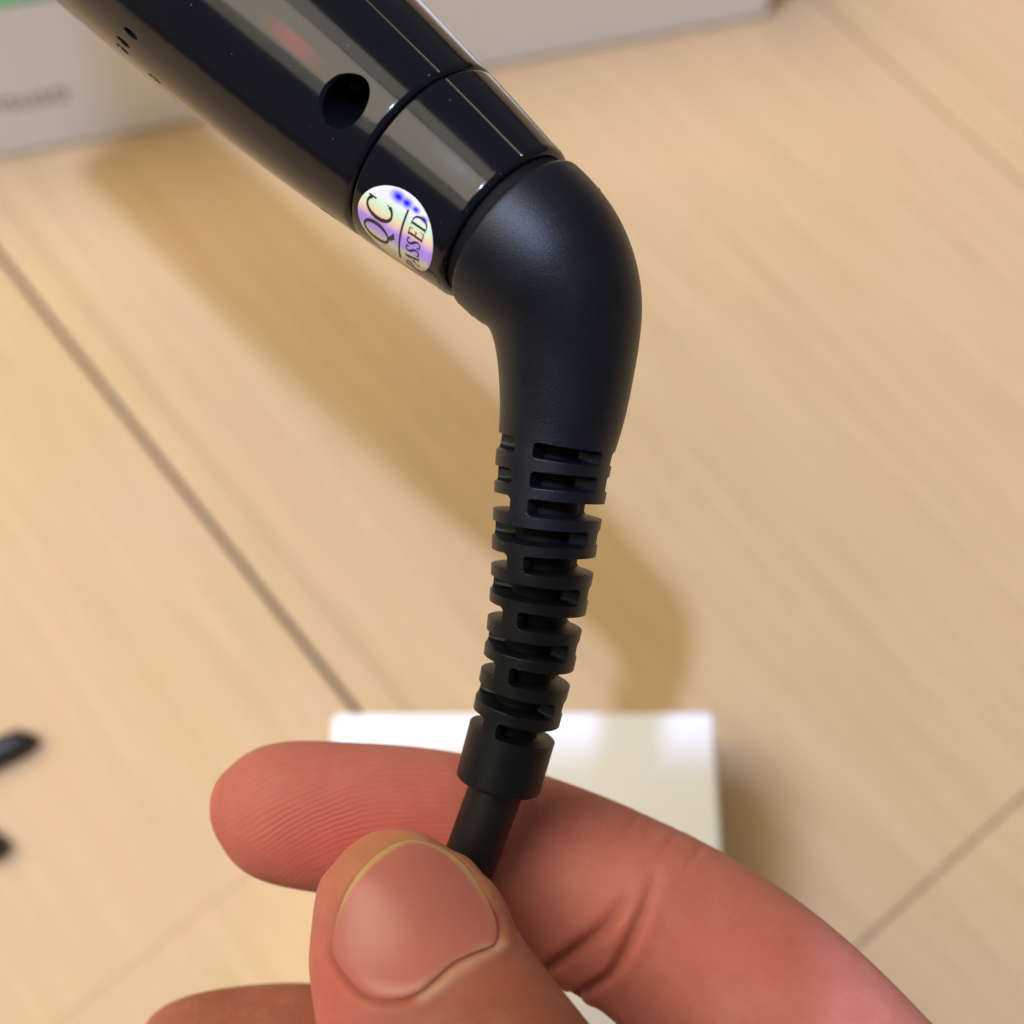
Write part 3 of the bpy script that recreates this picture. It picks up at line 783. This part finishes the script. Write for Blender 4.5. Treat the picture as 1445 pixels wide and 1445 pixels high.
for k_ in range(4):
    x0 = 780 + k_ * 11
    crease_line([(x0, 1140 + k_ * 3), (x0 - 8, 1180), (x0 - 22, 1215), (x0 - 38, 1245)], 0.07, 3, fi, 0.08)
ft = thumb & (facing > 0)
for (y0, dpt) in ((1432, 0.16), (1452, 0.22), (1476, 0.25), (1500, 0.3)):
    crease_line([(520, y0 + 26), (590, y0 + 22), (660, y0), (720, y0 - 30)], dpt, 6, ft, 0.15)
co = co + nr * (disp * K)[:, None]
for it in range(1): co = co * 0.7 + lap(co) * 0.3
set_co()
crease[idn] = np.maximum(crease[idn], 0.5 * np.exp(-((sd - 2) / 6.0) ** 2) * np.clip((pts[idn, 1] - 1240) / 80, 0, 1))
# --- colour and relief attributes
back_shade = np.where(thumb, np.clip(0.25 + (px - 600) / 260 + (py - 1330) / 300, 0.1, 1.0), np.clip(0.5 - facing * 1.1, 0, 1))  # thumb browner to the lower right: dorsal skin and painted shading together
back_shade = np.where((px < 640) & (py > 1375) & ~thumb & (dz > 180), 1.0, back_shade)  # middle finger browned all over, standing in for the shade it lies in
pad = np.zeros(nv)
pad[index] = np.exp(-((px[index] - 520) / 190) ** 2 - ((py[index] - 1185) / 70) ** 2)
pad[thumb] = 0.55 * np.exp(-((px[thumb] - 460) / 50) ** 2 - ((py[thumb] - 1400) / 90) ** 2)
pad += 0.2 * np.exp(-((px - 1000) / 190) ** 2 - ((py - 1345) / 70) ** 2) * index
# loop pattern of the fingertip ridges, in millimetres
qx, qy = (px - 520) * 187 / F_PX, (py - 1205) * 187 / F_PX
ca, sa = math.cos(0.16), math.sin(0.16)
ridge = np.hypot(px - 600, py - 1520) * 187 / F_PX + 0.25 * np.sin(qx * 0.35 + qy * 0.2)
right = np.clip((px - 640) / 70, 0, 1)
ridge = ridge * (1 - right) + right * (0.9 * qx + 0.35 * qy + 0.02 * qy * qy)
ramt = np.where(index & (facing > 0.05), np.clip((facing - 0.15) * 2.0, 0, 1) * np.clip((860 - px) / 160, 0.32 * np.clip((1180 - px) / 120, 0, 1), 1), 0.0)
ramt *= (0.55 + 0.45 * np.clip((px - 330) / 60, 0, 1)) * (0.45 + 0.55 * np.clip((1215 - py) / 50, 0, 1))
cut = np.zeros(nv); cut[idn] = 0.8 * np.exp(-(poly_dist([(596, 1408), (622, 1391), (650, 1368), (684, 1350), (704, 1334)], pts[idn])[0] / 9.0) ** 2)
callus = np.zeros(nv); callus[idn] = 0.75 * np.exp(-(np.maximum(sd, 0) / 26) ** 2) * np.clip((1290 - pts[idn, 1]) / 60, 0, 1)
for nm, dat in (('back_and_shade', back_shade), ('pad', pad), ('ridge', ridge), ('ridge_amount', ramt), ('crease', crease), ('callus', callus), ('cuticle', cut)):
    at = hand_me.attributes.new(nm, 'FLOAT', 'POINT'); at.data.foreach_set('value', dat.astype(np.float32))
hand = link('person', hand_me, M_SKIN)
hand['label'] = 'bare right hand pinching the black cord between thumb and index finger'; hand['category'] = 'hand'

# --- thumb nail plate
bvh = BVHTree.FromPolygons([tuple(c) for c in co], [tuple(p.vertices) for p in hand_me.polygons if thumb[p.vertices[0]]])
cen = np.array([585.0, 1297.0])
NRr, NAa = 30, len(NAILC)
grid = []
for i in range(NRr + 1):
    q = 1 - (1 - i / NRr) ** 1.35
    for j in range(NAa): grid.append(cen + (NAILC[j] - cen) * q * 0.988)
grid = np.array(grid)
# smooth reference surface: sampled on a coarse ring set and fitted with a polynomial depth in pixels
ref = cen + (NAILC[None] - cen) * np.linspace(0.1, 1.12, 12)[:, None, None]
ref = ref.reshape(-1, 2); rd = []
o_ = Vector(CAM * K)
for (a, b_) in ref:
    d = Vector(W(a, b_, 200.0)) - o_
    hit = bvh.ray_cast(o_, d.normalized())
    rd.append(to_px(np.array(hit[0]))[2] if hit[0] is not None else np.nan)
rd = np.array(rd); ok = ~np.isnan(rd)
def basis(p):
    x, y = (p[:, 0] - cen[0]) / 120, (p[:, 1] - cen[1]) / 120
    return np.stack([np.ones_like(x), x, y, x * x, x * y, y * y, x**3, x*x*y, x*y*y, y**3, x**4, x*x*y*y, y**4], 1)
cf = np.linalg.lstsq(basis(ref[ok]), rd[ok], rcond=None)[0]
dep = basis(grid) @ cf
qq = np.repeat(np.arange(NRr + 1) / NRr, NAa)
prox = np.clip((grid[:, 1] - 1300) / 90, 0, 1)
lift = 0.52 + 0.25 * (1 - qq ** 2) - (0.12 + 0.88 * prox) * 0.80 * np.clip((qq - 0.62) / 0.38, 0, 1) ** 2.0
dep = dep - lift
vv = [W(a, b_, d) for (a, b_), d in zip(grid, dep)]
ff = [(i * NAa + j, i * NAa + (j + 1) % NAa, (i + 1) * NAa + (j + 1) % NAa, (i + 1) * NAa + j) for i in range(NRr) for j in range(NAa)]
# skirt: the plate's own thickness
sk = len(vv)
vv += [W(a, b_, d + 0.75) for (a, b_), d in zip(grid[-NAa:], dep[-NAa:])]
ff += [(NRr * NAa + j, NRr * NAa + (j + 1) % NAa, sk + (j + 1) % NAa, sk + j) for j in range(NAa)]
gx = np.vstack([grid, grid[-NAa:]])
dE, _p = poly_dist(NAILP, gx)
top = np.clip((1318 - gx[:, 1]) / 50, 0, 1) * np.clip((712 - gx[:, 0]) / 60, 0.25, 1)
wv = 6.5 + 2.5 * np.sin(gx[:, 0] * 0.05)
free = np.clip((wv + 2 - dE) / 4.0, 0, 1) * top * 0.9
lun = np.clip(1.1 - poly_dist([(592, 1402), (640, 1366), (690, 1340)], gx)[0] / 15, 0, 1)
me = mesh('thumb_nail', vv, ff)
for nm, dat in (('free_edge', free), ('lunula', lun), ('across', (gx[:, 0] + 0.30 * gx[:, 1] - 975) / 120)):
    at = me.attributes.new(nm, 'FLOAT', 'POINT'); at.data.foreach_set('value', dat.astype(np.float32))
bmx = bmesh.new(); bmx.from_mesh(me); bmesh.ops.remove_doubles(bmx, verts=bmx.verts[:], dist=1e-7); bmesh.ops.recalc_face_normals(bmx, faces=bmx.faces[:]); bmx.normal_update()
if sum(f.normal.dot(Vector(-FWD)) for f in bmx.faces) < 0: bmesh.ops.reverse_faces(bmx, faces=bmx.faces[:])
bmx.to_mesh(me); bmx.free()
link('thumb_nail', me, M_NAIL, hand, True, 55)


# --- lint caught on the tool
for name, pts_, r_ in (('lint', [(836, 262, 165.0), (841, 267, 164.9), (847, 271, 164.6), (846, 265, 164.4)], 0.00005),
                       ('lint', [(657, 325, 158.6), (660, 322.5, 158.5), (664, 321, 158.5)], 0.00008)):
    rows = [(*W(*p_), r_) for p_ in pts_]
    vv, ff = tube(rows, 14, 6)
    link(name, mesh(name, vv, ff), M_WHITE if r_ > 0.00006 else M_INK, tool)

# ------------------------------------------------------------------ the phone held above, just behind the view point
PD = -20.0                                                    # plan mm behind the lens plane
def back_to_phone(px_, py_):
    g = on_z(px_, py_, 0.0); d = LAMP - g
    c = CAM * K + FWD * PD * K
    t = ((c - g) @ FWD) / (d @ FWD)
    q = g + d * t - CAM * K
    return (q @ RGT) / K, (q @ UPV) / K
xr = back_to_phone(1112, 1170)[0]; yt = back_to_phone(1040, 1072)[1]
pw, phh, pth = 80.0, 165.0, 9.0
phone_c = CAM * K + (FWD * (PD - pth / 2) + RGT * (xr - pw / 2) + UPV * (yt - phh / 2)) * K
phone = thing('smartphone', 'dark smartphone held flat above the hand, out of the frame, casting its soft shadow', 'phone', phone_c)
def slab(name, w, h, t, rad, off, mat):
    bm = bmesh.new(); ring = []
    for (sx, sy, a0) in ((1, 1, 0), (-1, 1, 90), (-1, -1, 180), (1, -1, 270)):
        for k in range(9):
            a = math.radians(a0 + k * 90 / 8); ring.append(((w / 2 - rad) * sx + rad * math.cos(a), (h / 2 - rad) * sy + rad * math.sin(a)))
    lay = []
    for (z, ins) in ((-t / 2, 1.0), (-t / 2 + 1.0, 0.0), (t / 2 - 1.0, 0.0), (t / 2, 1.0)):
        lay.append([bm.verts.new(phone_c + (RGT * (off[0] + x * (1 - ins / (w / 2))) + UPV * (off[1] + y * (1 - ins / (h / 2))) + FWD * (off[2] + z)) * K) for x, y in ring])
    n = len(ring)
    for a, c in zip(lay[:-1], lay[1:]):
        for k in range(n): bm.faces.new((a[k], a[(k + 1) % n], c[(k + 1) % n], c[k]))
    bm.faces.new(lay[0][::-1]); bm.faces.new(lay[-1]); bmesh.ops.recalc_face_normals(bm, faces=bm.faces[:])
    me = bpy.data.meshes.new(name); bm.to_mesh(me); bm.free()
    return link(name, me, mat, phone, True, 40)
M_PHONE = mat_simple('dark_phone_glass', (0.02, 0.02, 0.024), 0.25)
slab('phone_body', pw, phh, pth, 11.0, (0, 0, 0), M_PHONE)
cam_isl = slab('camera_island', 36, 38, 3.0, 8.0, (pw / 2 - 20, phh / 2 - 21, pth / 2 + 1.55), M_PHONE)
